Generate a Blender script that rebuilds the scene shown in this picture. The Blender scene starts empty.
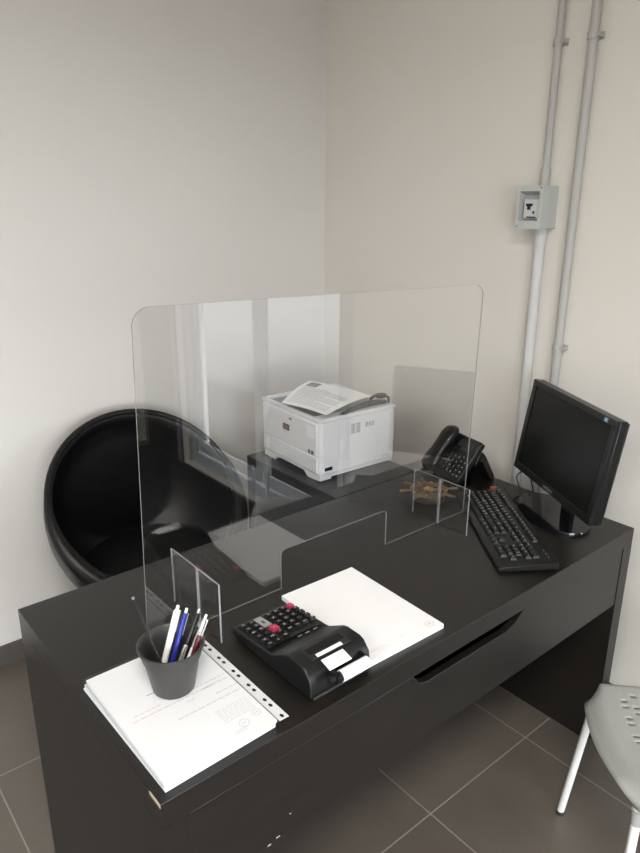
import bpy, bmesh, math, random
from mathutils import Vector, Matrix
R = random.Random(7)
PI = math.pi
SC = bpy.context.scene
C = SC.collection
V = Vector

# ---------------------------------------------------------------- materials
def mat(name, col, rough=.5, metal=0., spec=.5, emit=None, es=0., coat=0., ior=1.5):
    m = bpy.data.materials.new(name); m.use_nodes = True
    b = m.node_tree.nodes['Principled BSDF']
    b.inputs['Base Color'].default_value = (*col, 1)
    b.inputs['Roughness'].default_value = rough
    b.inputs['Metallic'].default_value = metal
    b.inputs['Specular IOR Level'].default_value = spec
    b.inputs['Coat Weight'].default_value = coat
    if emit:
        b.inputs['Emission Color'].default_value = (*emit, 1)
        b.inputs['Emission Strength'].default_value = es
    return m

def noise_mat(name, c0, c1, scale, rough=.5, stretch=(1, 1, 1), bump=0., bscale=None, detail=4, spec=.5, r1=None):
    m = mat(name, c0, rough, spec=spec); nt = m.node_tree; N = nt.nodes; Lk = nt.links
    b = N['Principled BSDF']
    tc = N.new('ShaderNodeTexCoord'); mp = N.new('ShaderNodeMapping'); mp.inputs['Scale'].default_value = stretch
    Lk.new(tc.outputs['Object'], mp.inputs['Vector'])
    nz = N.new('ShaderNodeTexNoise'); nz.inputs['Scale'].default_value = scale; nz.inputs['Detail'].default_value = detail
    Lk.new(mp.outputs['Vector'], nz.inputs['Vector'])
    cr = N.new('ShaderNodeValToRGB')
    cr.color_ramp.elements[0].position = .3; cr.color_ramp.elements[1].position = .7
    cr.color_ramp.elements[0].color = (*c0, 1); cr.color_ramp.elements[1].color = (*c1, 1)
    Lk.new(nz.outputs['Fac'], cr.inputs['Fac']); Lk.new(cr.outputs['Color'], b.inputs['Base Color'])
    if r1 is not None:
        mr = N.new('ShaderNodeMapRange'); mr.inputs['To Min'].default_value = rough; mr.inputs['To Max'].default_value = r1
        Lk.new(nz.outputs['Fac'], mr.inputs['Value']); Lk.new(mr.outputs['Result'], b.inputs['Roughness'])
    if bump:
        n2 = N.new('ShaderNodeTexNoise'); n2.inputs['Scale'].default_value = bscale or scale
        Lk.new(mp.outputs['Vector'], n2.inputs['Vector'])
        bp = N.new('ShaderNodeBump'); bp.inputs['Strength'].default_value = bump; bp.inputs['Distance'].default_value = .002
        Lk.new(n2.outputs['Fac'], bp.inputs['Height']); Lk.new(bp.outputs['Normal'], b.inputs['Normal'])
    return m

def tile_mat(name, c0, c1, grout, pitch, off):
    m = mat(name, c0, .38); nt = m.node_tree; N = nt.nodes; Lk = nt.links
    b = N['Principled BSDF']; tc = N.new('ShaderNodeTexCoord'); sx = N.new('ShaderNodeSeparateXYZ')
    Lk.new(tc.outputs['Object'], sx.inputs[0])
    def math_(op, a, bb=None):
        n = N.new('ShaderNodeMath'); n.operation = op
        for i, q in enumerate((a, bb)):
            if q is None: continue
            if isinstance(q, (int, float)): n.inputs[i].default_value = q
            else: Lk.new(q, n.inputs[i])
        return n.outputs[0]
    ms = []; cells = []
    for ax, o, pt_ in (('X', off[0], pitch[0]), ('Y', off[1], pitch[1])):
        t = math_('DIVIDE', math_('SUBTRACT', sx.outputs[ax], o), pt_)
        f = math_('ABSOLUTE', math_('SUBTRACT', math_('FRACT', math_('ADD', t, .5)), .5))
        ms.append(math_('LESS_THAN', f, .0019 / pt_)); cells.append(math_('FLOOR', t))
    g = math_('MAXIMUM', ms[0], ms[1])
    cx = N.new('ShaderNodeCombineXYZ'); Lk.new(cells[0], cx.inputs[0]); Lk.new(cells[1], cx.inputs[1])
    wn = N.new('ShaderNodeTexWhiteNoise'); Lk.new(cx.outputs[0], wn.inputs['Vector'])
    nz = N.new('ShaderNodeTexNoise'); nz.inputs['Scale'].default_value = 3.2; nz.inputs['Detail'].default_value = 5
    Lk.new(tc.outputs['Object'], nz.inputs['Vector'])
    fac = math_('ADD', math_('MULTIPLY', nz.outputs['Fac'], .8), math_('MULTIPLY', wn.outputs['Value'], .2))
    cr = N.new('ShaderNodeValToRGB'); cr.color_ramp.elements[0].position = .3; cr.color_ramp.elements[1].position = .72
    cr.color_ramp.elements[0].color = (*c0, 1); cr.color_ramp.elements[1].color = (*c1, 1)
    Lk.new(fac, cr.inputs['Fac'])
    mx = N.new('ShaderNodeMix'); mx.data_type = 'RGBA'; Lk.new(g, mx.inputs[0])
    Lk.new(cr.outputs['Color'], mx.inputs[6]); mx.inputs[7].default_value = (*grout, 1)
    Lk.new(mx.outputs[2], b.inputs['Base Color'])
    bp = N.new('ShaderNodeBump'); bp.inputs['Strength'].default_value = .4; bp.inputs['Distance'].default_value = .001; bp.invert = True
    Lk.new(g, bp.inputs['Height']); Lk.new(bp.outputs['Normal'], b.inputs['Normal'])
    return m

def clear_mat(name, f0, tint=(1, 1, 1), power=5, rough=0.):
    # thin clear sheet: straight-through transmission and a mirror reflection that grows at grazing angles
    m = bpy.data.materials.new(name); m.use_nodes = True; nt = m.node_tree; N = nt.nodes; Lk = nt.links; N.clear()
    out = N.new('ShaderNodeOutputMaterial'); mix = N.new('ShaderNodeMixShader')
    tr = N.new('ShaderNodeBsdfTransparent'); tr.inputs[0].default_value = (*tint, 1)
    gl = N.new('ShaderNodeBsdfGlossy'); gl.inputs['Roughness'].default_value = rough
    lw = N.new('ShaderNodeLayerWeight'); lw.inputs['Blend'].default_value = .5
    pw = N.new('ShaderNodeMath'); pw.operation = 'POWER'; pw.inputs[1].default_value = power
    ma = N.new('ShaderNodeMath'); ma.operation = 'MULTIPLY_ADD'; ma.inputs[1].default_value = 1 - f0; ma.inputs[2].default_value = f0
    Lk.new(lw.outputs['Facing'], pw.inputs[0]); Lk.new(pw.outputs[0], ma.inputs[0])
    Lk.new(ma.outputs[0], mix.inputs[0]); Lk.new(tr.outputs[0], mix.inputs[1]); Lk.new(gl.outputs[0], mix.inputs[2])
    Lk.new(mix.outputs[0], out.inputs[0])
    return m

def edge_mat(name, col, alpha):
    m = mat(name, col, .25); m.node_tree.nodes['Principled BSDF'].inputs['Alpha'].default_value = alpha
    return m

M = {}
M['wall'] = noise_mat('wall_paint', (.70, .672, .625), (.72, .692, .645), 2.0, .75, bump=.05, bscale=160)
M['wall_l'] = noise_mat('wall_paint_cool', (.69, .67, .645), (.715, .695, .67), 2.0, .75, bump=.05, bscale=160)
M['ceil'] = mat('ceiling_paint', (.78, .77, .75), .9)
M['floor'] = tile_mat('floor_tile', (.098, .084, .070), (.146, .126, .105), (.27, .245, .22), (.445, .89), (.840, .149))
M['skirt'] = noise_mat('skirting_tile', (.075, .066, .058), (.10, .088, .078), 8, .45)
M['desk'] = noise_mat('black_brown_veneer', (.0080, .0066, .0056), (.0125, .0102, .0088), 6, .33, (.9, 14, 14), bump=.06, bscale=22, spec=.5, r1=.42)
M['desk_in'] = mat('black_board', (.005, .0045, .0045), .6, spec=.3)
M['chip'] = mat('raw_chipboard', (.42, .36, .27), .8)
M['clear'] = clear_mat('clear_acrylic', .10)
M['edge'] = edge_mat('acrylic_edge', (.26, .27, .28), .85)
M['edge2'] = edge_mat('acrylic_edge_bright', (.34, .35, .37), .85)
M['paper'] = mat('white_paper', (.93, .93, .94), .8)
M['paper2'] = mat('greyish_paper', (.72, .74, .76), .8)
M['printed'] = mat('printed_sheet', (.86, .86, .86), .8)
M['pocket'] = clear_mat('plastic_pocket', .03, (.97, .98, .99), 5, .12)
M['strip'] = mat('frosted_strip', (.74, .75, .76), .35)
M['ink'] = mat('grey_print', (.62, .62, .63), .8)
M['ink_l'] = mat('pale_grey_print', (.70, .70, .71), .8)
M['ink_r'] = mat('pale_red_print', (.76, .60, .59), .8)
M['page_ink'] = mat('page_print', (.46, .46, .47), .8)
M['print_l'] = mat('pale_sticker', (.82, .83, .85), .35)
M['ink_b'] = mat('blue_print', (.22, .27, .55), .8)
M['ink_d'] = mat('dark_print', (.10, .10, .11), .8)
M['blk'] = noise_mat('black_plastic', (.0065, .0065, .007), (.009, .009, .0095), 300, .38, bump=.12, bscale=900, spec=.38)
M['blk2'] = mat('satin_black_plastic', (.0075, .0075, .008), .3, spec=.38)
M['blk3'] = mat('charcoal_plastic', (.018, .018, .019), .42, spec=.4)
M['gloss'] = mat('gloss_black', (.006, .006, .008), .10)
M['lcd'] = mat('lcd_panel', (.006, .007, .006), .25, spec=.22)
M['key'] = mat('keycap', (.009, .009, .0095), .45, spec=.4)
M['legend'] = mat('key_legend', (.62, .62, .60), .6)
M['legend2'] = mat('pale_label', (.35, .36, .36), .5)
M['redkey'] = mat('crimson_keycap', (.50, .035, .09), .35)
M['darkred'] = mat('dark_red_plastic', (.10, .012, .02), .35)
M['cup'] = noise_mat('grey_cup_plastic', (.036, .035, .034), (.042, .041, .040), 60, .42)
M['soil'] = mat('cup_inside', (.02, .02, .02), .6)
M['white_pl'] = mat('white_plastic', (.82, .82, .81), .3)
M['print_w'] = mat('printer_plastic', (.70, .71, .73), .38)
M['print_g'] = mat('printer_grey', (.52, .53, .55), .42)
M['tray'] = mat('printer_tray', (.20, .20, .21), .5)
M['badge'] = mat('badge_red', (.17, .06, .05), .4)
M['blue'] = mat('blue_plastic', (.014, .024, .26), .25)
M['silver'] = mat('silver', (.62, .62, .61), .25, metal=.8)
M['chrome'] = mat('chrome', (.75, .75, .76), .12, metal=1)
M['leather'] = noise_mat('black_leather', (.004, .004, .0045), (.007, .007, .0075), 30, .36, bump=.25, bscale=260, spec=.36)
M['leather2'] = noise_mat('black_leather_cushion', (.005, .005, .0055), (.008, .008, .0085), 30, .42, bump=.25, bscale=260, spec=.36)
M['brass'] = noise_mat('aged_wood_brass', (.12, .07, .035), (.26, .18, .10), 60, .45)
M['dkwood'] = noise_mat('dark_wood', (.03, .013, .008), (.055, .027, .016), 40, .4)
M['gold'] = mat('brass_stud', (.65, .47, .20), .28, metal=.9)
M['pvc'] = mat('grey_conduit', (.44, .435, .42), .45)
M['pvc2'] = mat('pale_conduit', (.60, .60, .60), .45)
M['boxpl'] = mat('enclosure_grey', (.50, .52, .51), .45)
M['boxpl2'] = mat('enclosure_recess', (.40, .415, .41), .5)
M['sw'] = mat('module_grey', (.56, .58, .60), .4)
M['chairpl'] = noise_mat('grey_chair_plastic', (.33, .335, .32), (.36, .365, .35), 200, .5, bump=.08, bscale=500)
M['legw'] = mat('white_leg_paint', (.80, .80, .80), .3)
M['rubber'] = mat('rubber', (.03, .03, .03), .7)
M['alu'] = mat('grey_aluminium', (.46, .48, .51), .6, spec=.3)
M['pane'] = clear_mat('window_glass', .04)
M['pave'] = noise_mat('outside_pavement', (.07, .07, .07), (.10, .10, .097), 3, .95, spec=.1)
M['outdark'] = noise_mat('outside_dark_matte', (.012, .012, .012), (.02, .02, .02), 3, .95, spec=.05)  # near-black, for the slabs added outside the glazed opening
M['addpanel'] = mat('added_panel_dark', (.02, .017, .015), .5)  # for the dark panel added beside the glazed opening
M['mat'] = noise_mat('mat_pile', (.010, .010, .010), (.018, .018, .018), 300, .95, bump=.4)
M['lamp'] = mat('lamp_diffuser', (.9, .9, .9), .5, emit=(1, .97, .92), es=3.5)
M['sticker'] = mat('blue_sticker', (.04, .16, .30), .4)
M['pinkred'] = mat('pinkish_red_plug', (.35, .07, .07), .4)
M['bigpanel'] = mat('room_door_laminate', (.55, .50, .44), .5)

# ---------------------------------------------------------------- mesh helpers
class MB:
    def __init__(self, xf=None): self.bm = bmesh.new(); self.xf = xf or Matrix(); self.mi = 0
    def v(self, p): return self.bm.verts.new(self.xf @ V(p))
    def f(self, vs, mi=None):
        try: f = self.bm.faces.new(vs)
        except ValueError: return None
        f.material_index = self.mi if mi is None else mi; return f
    def box(self, x0, x1, y0, y1, z0, z1, mi=None, top=None):
        # top: (dx, dy) inset of the upper rectangle
        tx, ty = top or (0, 0)
        p = [(x0, y0, z0), (x1, y0, z0), (x1, y1, z0), (x0, y1, z0), (x0+tx, y0+ty, z1), (x1-tx, y0+ty, z1), (x1-tx, y1-ty, z1), (x0+tx, y1-ty, z1)]
        q = [self.v(a) for a in p]
        for i in ((0, 3, 2, 1), (4, 5, 6, 7), (0, 1, 5, 4), (1, 2, 6, 5), (2, 3, 7, 6), (3, 0, 4, 7)): self.f([q[k] for k in i], mi)
        return self
    def prism(self, pts, a0, a1, axis='z', mi=None, side_mi=None):
        def P(u, w, a): return {'z': (u, w, a), 'y': (u, a, w), 'x': (a, u, w)}[axis]
        A = [self.v(P(u, w, a0)) for u, w in pts]; B = [self.v(P(u, w, a1)) for u, w in pts]
        n = len(pts); self.f(A[::-1], mi); self.f(B, mi)
        for i in range(n): self.f([A[i], A[(i+1) % n], B[(i+1) % n], B[i]], mi if side_mi is None else side_mi)
        return self
    def ring(self, c, ax, ay, r, n): return [self.v(c + ax*(r*math.cos(2*PI*i/n)) + ay*(r*math.sin(2*PI*i/n))) for i in range(n)]
    def tube(self, pts, r, n=12, mi=None, caps=True, closed=False):
        pts = [V(p) for p in pts]; rs = r if isinstance(r, (list, tuple)) else [r]*len(pts); rings = []
        prev = None
        for i, p in enumerate(pts):
            if closed: d = pts[(i+1) % len(pts)] - pts[i-1]
            else: d = pts[min(i+1, len(pts)-1)] - pts[max(i-1, 0)]
            d.normalize()
            if prev is None:
                u = d.orthogonal().normalized()
            else: u = (prev - d*prev.dot(d)).normalized()
            prev = u; rings.append(self.ring(p, u, d.cross(u), rs[i], n))
        m = len(rings)
        for i in range(m if closed else m-1):
            a, b = rings[i], rings[(i+1) % m]
            for k in range(n): self.f([a[k], a[(k+1) % n], b[(k+1) % n], b[k]], mi)
        if caps and not closed: self.f(rings[0][::-1], mi); self.f(rings[-1], mi)
        return self
    def lathe(self, prof, c=(0, 0, 0), n=40, mi=None, closed=False):
        rings = []
        for r, z in prof: rings.append([self.v((c[0]+r*math.cos(2*PI*i/n), c[1]+r*math.sin(2*PI*i/n), c[2]+z)) for i in range(n)] if r > 1e-6 else [self.v((c[0], c[1], c[2]+z))])
        for i in range(len(rings)-1):
            a, b = rings[i], rings[i+1]
            for k in range(n):
                k2 = (k+1) % n
                if len(a) == 1 and len(b) == 1: continue
                if len(a) == 1: self.f([a[0], b[k2], b[k]][::-1], mi)
                elif len(b) == 1: self.f([a[k], a[k2], b[0]], mi)
                else: self.f([a[k], a[k2], b[k2], b[k]], mi)
        return self
    def quad(self, ps, mi=None): return self.f([self.v(p) for p in ps], mi)
    def sphere(self, c, r, n=12, mi=None, sq=(1, 1, 1)):
        prof = [(r*math.sin(PI*i/(n//2)), -r*math.cos(PI*i/(n//2))) for i in range(n//2+1)]
        old = self.xf; self.xf = old @ Matrix.Translation(V(c)) @ Matrix.Diagonal((*sq, 1)); self.lathe(prof, n=n, mi=mi); self.xf = old
        return self
    def text(self, s, size, xf, mi=None):
        vs, fs = text_geo(s); w = max((a[0] for a in vs), default=0)
        q = [self.v(xf @ V(((a[0]-w/2)*size, (a[1]-.35)*size, 0))) for a in vs]
        for f in fs: self.f([q[k] for k in f], mi)
        return self
    def build(self, name, mats, parent=None, smooth=False, bevel=0, seg=2, subd=0, solid=0, angle=35, offs=-1):
        bm = self.bm; bmesh.ops.recalc_face_normals(bm, faces=bm.faces) if solid == 0 and not getattr(self, 'keep', 0) else None
        me = bpy.data.meshes.new(name); bm.to_mesh(me); bm.free()
        for m_ in (mats if isinstance(mats, (list, tuple)) else [mats]): me.materials.append(M[m_] if isinstance(m_, str) else m_)
        o = bpy.data.objects.new(name, me); C.objects.link(o)
        if parent: o.parent = parent
        if smooth:
            for p in me.polygons: p.use_smooth = True
            try: me.set_sharp_from_angle(angle=math.radians(angle))
            except Exception: pass
        if solid:
            md = o.modifiers.new('s', 'SOLIDIFY'); md.thickness = solid; md.offset = offs
        if bevel:
            md = o.modifiers.new('b', 'BEVEL'); md.width = bevel; md.segments = seg; md.limit_method = 'ANGLE'; md.angle_limit = math.radians(40)
            md.harden_normals = False
            for p in me.polygons: p.use_smooth = True
            if not smooth:
                try: me.set_sharp_from_angle(angle=math.radians(50))
                except Exception: pass
        if subd:
            md = o.modifiers.new('d', 'SUBSURF'); md.levels = subd; md.render_levels = subd
        return o

_tc = {}
def text_geo(s):
    if s in _tc: return _tc[s]
    cu = bpy.data.curves.new('t', 'FONT'); cu.body = s; cu.size = 1; cu.resolution_u = 2
    o = bpy.data.objects.new('t', cu); C.objects.link(o)
    dg = bpy.context.evaluated_depsgraph_get(); dg.update()
    me = o.evaluated_get(dg).to_mesh()
    g = ([tuple(v.co) for v in me.vertices], [tuple(p.vertices) for p in me.polygons])
    o.evaluated_get(dg).to_mesh_clear(); bpy.data.objects.remove(o); bpy.data.curves.remove(cu)
    _tc[s] = g; return g

def tag(o, label=None, cat=None, group=None, kind=None):
    if label: o['label'] = label
    if cat: o['category'] = cat
    if group: o['group'] = group
    if kind: o['kind'] = kind
    return o
def thing(name, loc, rz, label, cat, group=None, rot=None):
    o = bpy.data.objects.new(name, None); C.objects.link(o); o.location = loc
    o.rotation_euler = rot or (0, 0, rz); o.empty_display_size = .05
    return tag(o, label, cat, group)
def rrect(x0, x1, y0, y1, r, n=6):
    out = []
    for cx, cy, a in ((x1-r, y0+r, -PI/2), (x1-r, y1-r, 0), (x0+r, y1-r, PI/2), (x0+r, y0+r, PI)):
        for i in range(n+1): t = a+PI/2*i/n; out.append((cx+r*math.cos(t), cy+r*math.sin(t)))
    return out
def TR(x, y, z, rz=0, rx=0): return Matrix.Translation((x, y, z)) @ Matrix.Rotation(rz, 4, 'Z') @ Matrix.Rotation(rx, 4, 'X')

# ---------------------------------------------------------------- room shell
H = .73
XW, YW = 1.6355, 1.56          # right wall, left (back) wall planes
X0, Y0, ZC = -3.2, -2.75, 2.75
def st(o): return tag(o, kind='structure')
st(MB().box(X0, XW, Y0, YW, -.06, 0).build('floor', 'floor'))
st(MB().box(X0, XW+.2, Y0, YW+.15, ZC, ZC+.1).build('ceiling', 'ceil'))
st(MB().box(X0, XW, YW, YW+.15, 0, ZC).build('wall_left', 'wall_l'))
# right wall with the glazed opening nearer than the camera
wy0, wy1, wz0, wz1 = -2.13, -.62, .03, 2.15
m = MB(); m.box(XW, XW+.15, wy1, YW+.15, 0, ZC); m.box(XW, XW+.15, Y0, wy0, 0, ZC); m.box(XW, XW+.15, wy0, wy1, wz1, ZC); m.box(XW, XW+.15, wy0, wy1, 0, wz0)
st(m.build('wall_right', 'wall'))
st(MB().box(X0-.15, X0, Y0, YW+.15, 0, ZC).build('wall_far_side', 'wall'))
fx0, fx1, fz0, fz1 = -2.0, .10, .08, 2.0
m = MB(); m.box(X0, fx0, Y0-.15, Y0, 0, ZC); m.box(fx1, XW+.15, Y0-.15, Y0, 0, ZC); m.box(fx0, fx1, Y0-.15, Y0, fz1, ZC); m.box(fx0, fx1, Y0-.15, Y0, 0, fz0)
st(m.build('wall_front', 'wall'))
st(MB().box(X0, XW, YW-.010, YW, 0, .082).build('baseboard_left', 'skirt', bevel=.002))
st(MB().box(XW-.010, XW, wy1+.05, YW-.010, 0, .08).build('baseboard_right', 'skirt', bevel=.002))
def window(name, axis, a0, a1, z0, z1, c, n, fw=.07):
    m = MB()
    def b(u0, u1, w0, w1, d0, d1): (m.box(c+d0, c+d1, u0, u1, w0, w1) if axis == 'x' else m.box(u0, u1, c+d0, c+d1, w0, w1))
    b(a0, a0+fw, z0, z1, 0, .036); b(a1-fw, a1, z0, z1, 0, .036); b(a0+fw, a1-fw, z1-fw, z1, 0, .036); b(a0+fw, a1-fw, z0, z0+fw, 0, .036)
    fr = st(m.build(name, 'alu', bevel=.004))
    step = (a1-a0-2*fw)/n
    for k in range(n):
        u0 = a0+fw+k*step+.008; u1 = u0+step-.016; w0 = z0+fw+.008; w1 = z1-fw-.008; s = .055
        m = MB()
        b(u0, u0+s, w0, w1, .015, .031); b(u1-s, u1, w0, w1, .015, .031); b(u0+s, u1-s, w1-s, w1, .015, .031); b(u0+s, u1-s, w0, w0+s*1.2, .015, .031)
        m.build('sash', 'alu', fr, bevel=.003)
        m = MB(); b(u0+s, u1-s, w0+s*1.2, w1-s, .024, .027); m.build('pane', 'pane', fr)
window('window_1', 'x', wy0, wy1, wz0, wz1, XW+.02, 2)
window('added_window_2', 'y', fx0, fx1, fz0, fz1, Y0-.12, 2)  # unseen window added for daylight, set left so the pane doesn't mirror its sky
m = MB(); m.box(XW-.012, XW+.01, -2.66, -2.24, 0, 2.1, mi=0); st(m.build('added_panel_1', 'addpanel', bevel=.002))  # dark panel added out of view for the screen to reflect
m = MB(); m.box(XW-.02, XW, -2.24, -2.20, 0, 2.14); m.box(XW-.02, XW, -2.70, -2.66, 0, 2.14); m.box(XW-.02, XW, -2.66, -2.24, 2.1, 2.14); st(m.build('added_panel_trim_1', 'tray', bevel=.002))  # surround of the added panel, toned down to dim its reflection
t = thing('added_mat', (1.17, -1.86, 0), 0, 'added dark mat out of view, darkening the floor reflected in the screen', 'mat')  # added to darken what the screen reflects of the floor
MB().box(-.44, .44, -.78, .72, .001, .009).build('pile', 'mat', t, bevel=.003)
# ground outside
m = MB(); m.quad([(-30, -30, -.08), (30, -30, -.08), (30, 30, -.08), (-30, 30, -.08)])
st(m.build('ground', 'pave'))
st(MB().box(XW+.16, XW+1.3, -4, 1, -.075, -.02).build('outside_dark_slab', 'outdark'))  # dark slab added so the low pane reflects dark
st(MB().box(XW+.16, XW+3.4, -5.0, 3, 2.20, 2.30).build('outside_sky_blocker', 'outdark'))  # unseen slab added to block sky light above the glazed opening
# ceiling lamps
for k, (lx, ly) in enumerate(((-.5, -1.2), (-2.1, -1.2))):
    t = thing('ceiling_lamp', (lx, ly, ZC), 0, ['square ceiling lamp nearer the desk', 'square ceiling lamp farther from the desk'][k], 'lamp', 'ceiling lamps')
    MB().box(-.31, .31, -.31, .31, -.03, 0).build('housing', 'white_pl', t, bevel=.004)
    MB().box(-.29, .29, -.29, .29, -.034, -.030).build('diffuser', 'lamp', t)

# ---------------------------------------------------------------- conduits and switch box on the right wall
def conduit(name, y, z0, z1, r, mt, label, clips, sleeve=None):
    t = thing(name, (XW-.0, y, z0), 0, label, 'conduit', None)
    MB().tube([(-r-.004, 0, 0), (-r-.004, 0, z1-z0)], r, 20).build('pipe', mt, t, smooth=True)
    for z in clips:
        m = MB(); m.tube([(-r-.004, 0, z-z0-.009), (-r-.004, 0, z-z0+.009)], r+.0035, 20); m.box(-.006, 0, -.024, .016, z-z0-.009, z-z0+.009)
        m.tube([(-.012, -.019-r*.3, z-z0), (-r*2-.006, -.019-r*.3, z-z0)], .0055, 10)
        m.build('clip', 'pvc', t, smooth=True)
    if sleeve is not None:
        MB().tube([(-r-.004, 0, sleeve[0]-z0), (-r-.004, 0, sleeve[1]-z0)], r+.003, 20).build('sleeve', mt, t, smooth=True)
    return t
conduit('conduit', .500, 1.648, ZC-.002, .0115, 'pvc', 'thinner grey conduit rising from the top of the switch box', [2.04], (1.648, 1.70))
conduit('conduit', .492, .085, 1.524, .0160, 'pvc2', 'thicker pale conduit running down from the bottom of the switch box', [], (1.478, 1.524))
conduit('conduit', .390, .085, ZC-.002, .0135, 'pvc', 'uninterrupted grey conduit right of the switch box', [2.04, 1.165])
t = thing('switch_box', (XW, .499, 1.5235), 0, 'light grey surface switch box mounted on the wall between two conduit runs', 'switch')
m = MB(); bd = .087
m.box(-.050, 0, -.043, .043, 0, .125)
m.build('housing', 'boxpl', t, bevel=.003)
m = MB()   # front cover as a frame round the recess
for a in ((-.043, .043, 0, .024), (-.043, .043, .109, .125), (-.043, -.033, .024, .109), (.036, .043, .024, .109)): m.box(-bd, -.050, a[0], a[1], a[2], a[3])
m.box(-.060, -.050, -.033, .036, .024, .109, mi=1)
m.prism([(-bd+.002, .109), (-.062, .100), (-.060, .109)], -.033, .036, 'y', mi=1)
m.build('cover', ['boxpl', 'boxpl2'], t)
m = MB(); m.box(-.074, -.060, -.024, .026, .030, .086); m.build('module', 'sw', t, bevel=.0015)
m = MB(); m.box(-.0765, -.074, -.004, .018, .066, .074); m.box(-.0775, -.074, .002, .012, .056, .070); m.build('toggle', 'gloss', t)
m = MB(); m.box(-.0755, -.074, -.018, .014, .032, .036); m.box(-.0755, -.074, -.012, -.006, .044, .052); m.build('contact', 'blk3', t)
for (y, z) in ((-.037, .119), (.037, .007)): MB().tube([(-bd-.0006, y, z), (-bd+.002, y, z)], .0022, 10).build('screw', 'blk', t)

# ---------------------------------------------------------------- main desk
L, D = 1.469, .682
t = thing('desk', (0, 0, 0), 0, 'long black-brown office desk with one wide drawer and chipped near corner', 'desk')
MB().box(0, L, 0, D, .681, H).build('desktop', 'desk', t, bevel=.0008)
MB().box(0, .048, 0, D, 0, .6809).build('side_panel', 'desk', t)
sp = [(0, .6809), (0, .05)] + [(.045-.045*math.cos(a), .045-.045*math.sin(a)) for a in [PI/2*i/6 for i in range(1, 7)]] + [(D, 0), (D, .6809)]
MB().prism(sp, L-.046, L, 'x').build('side_panel', 'desk', t)
MB().box(.048, L-.046, D-.06, D-.04, .12, .681).build('added_back_panel', 'desk_in', t)  # unseen panel added to stop light coming under the desk from behind
d0, d1 = .0486, L-.050
m = MB(); m.prism([(d0, .500), (d1, .500), (d1, .6803), (.950, .6803), (.915, .655), (.885, .646), (.610, .646), (.585, .655), (.566, .6803), (d0, .6803)], .001, .019, 'y')
dr = m.build('drawer', 'desk', t, bevel=.001)
m = MB(); m.box(d0+.02, d1-.02, .019, .5, .512, .520); m.box(d0+.02, d0+.035, .019, .5, .520, .61); m.box(d1-.035, d1-.02, .019, .5, .520, .61); m.box(d0+.035, d1-.035, .485, .5, .520, .61)
m.build('drawer_box', 'desk_in', dr)
m = MB(); m.prism([(-.0004, .0), (-.0004, .034), (-.0004, .036), (.0008, .034), (.0012, .004), (.0004, -.0004)], H-.006, H+.0003, 'z')
m.build('chipped_edge', 'chip', t)
for (x, z, w, h) in ((.150, .510, .004, .004), (.196, .500, .007, .002), (.215, .505, .008, .002), (.246, .540, .0028, .002)):
    MB().box(x, x+w, .0002, .0012, z, z+h).build('chip_mark', 'chip', dr)

# return desk against the wall
t = thing('return_desk', (.949, D+.003, 0), 0, 'shorter black-brown side desk under the printer, joined behind the long desk', 'desk')
W2, D2 = .360, .490
MB().box(0, W2, 0, D2, .70, H).build('desktop', 'desk', t, bevel=.0015)
MB().box(0, W2, D2-.03, D2, 0, .70).build('end_panel', 'desk', t, bevel=.001)
MB().box(.012, .030, .02, D2-.03, .02, .70).build('side_panel', 'desk_in', t)
MB().box(W2-.03, W2-.012, .0, D2-.03, .02, .70).build('side_panel', 'desk_in', t)

# ---------------------------------------------------------------- acrylic guard
SY = .374
t = thing('acrylic_screen', (.67, SY, H), 0, 'tall clear acrylic protective screen with a document hatch standing across the desk', 'screen')
def sx(x): return x-.67
pts = []
z0 = .002
def arc(cx, cz, r, a0, a1, n=8): return [(cx+r*math.cos(a0+(a1-a0)*i/n), cz+r*math.sin(a0+(a1-a0)*i/n)) for i in range(n+1)]
pts += [(sx(.166), z0), (sx(.508), z0)]
pts += arc(sx(.508)+.012, .103-.012, .012, PI, PI/2, 4)
pts += arc(sx(.853)-.012, .103-.012, .012, PI/2, 0, 4)
pts += [(sx(.853), z0), (sx(1.176), z0)]
pts += arc(sx(1.192)-.035, .665-.035, .035, 0, PI/2)
pts += arc(sx(.187)+.035, .692-.035, .035, PI/2, PI)
m = MB(); m.prism(pts, -.0018, .0018, 'y', mi=0, side_mi=1); m.build('panel', ['clear', 'edge'], t)
for x, yo in ((.288, .012), (1.063, -.004)):
    m = MB(); xx = sx(x)
    # plate with a slot that grips the panel: two halves joined below the panel is avoided, the plate straddles it
    for (a, b) in ((-.100+yo, -.0022), (.0022, .100+yo)):
        m.prism([(a, 0), (b, 0), (b, .137), (a, .137)], xx-.002, xx+.002, 'x', mi=0, side_mi=1)
    m.build('foot', ['clear', 'edge2'], t)

# ---------------------------------------------------------------- tub chair behind the desk
cc = V((.607, 1.262, .622)); tl = math.radians(40)
t = thing('tub_chair', (.607, 1.255, 0), 0, 'black leather round tub swivel chair behind the desk by the left wall', 'chair')
c0 = cc - V((.607, 1.255, 0))
nrm = V((0, -math.cos(tl), math.sin(tl))); ax = V((1, 0, 0)); ay = nrm.cross(ax)   # ay points up the back
if ay.z < 0: ay = -ay
RR = .334
def bowl(s, a, shrink=0):
    f = math.sin(s*PI/2)**.85; d = .30*math.cos(s*PI/2)**.9
    p = c0 + (ax*math.cos(a) + ay*math.sin(a))*(RR-shrink)*f - nrm*(d-shrink*.5)
    low = max(0, -math.sin(a))*math.sin(s*PI)*.03
    p = p + V((0, 0, -1))*(d*.22) + V((0, 0, -low)); p.y = min(p.y, .262)
    return p
m = MB(); na, ns = 56, 14; rings = []
for j in range(ns+1):
    s = j/ns; rings.append([m.v(bowl(s, 2*PI*i/na)) for i in range(na)] if j else [m.v(bowl(0, 0))])
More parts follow.
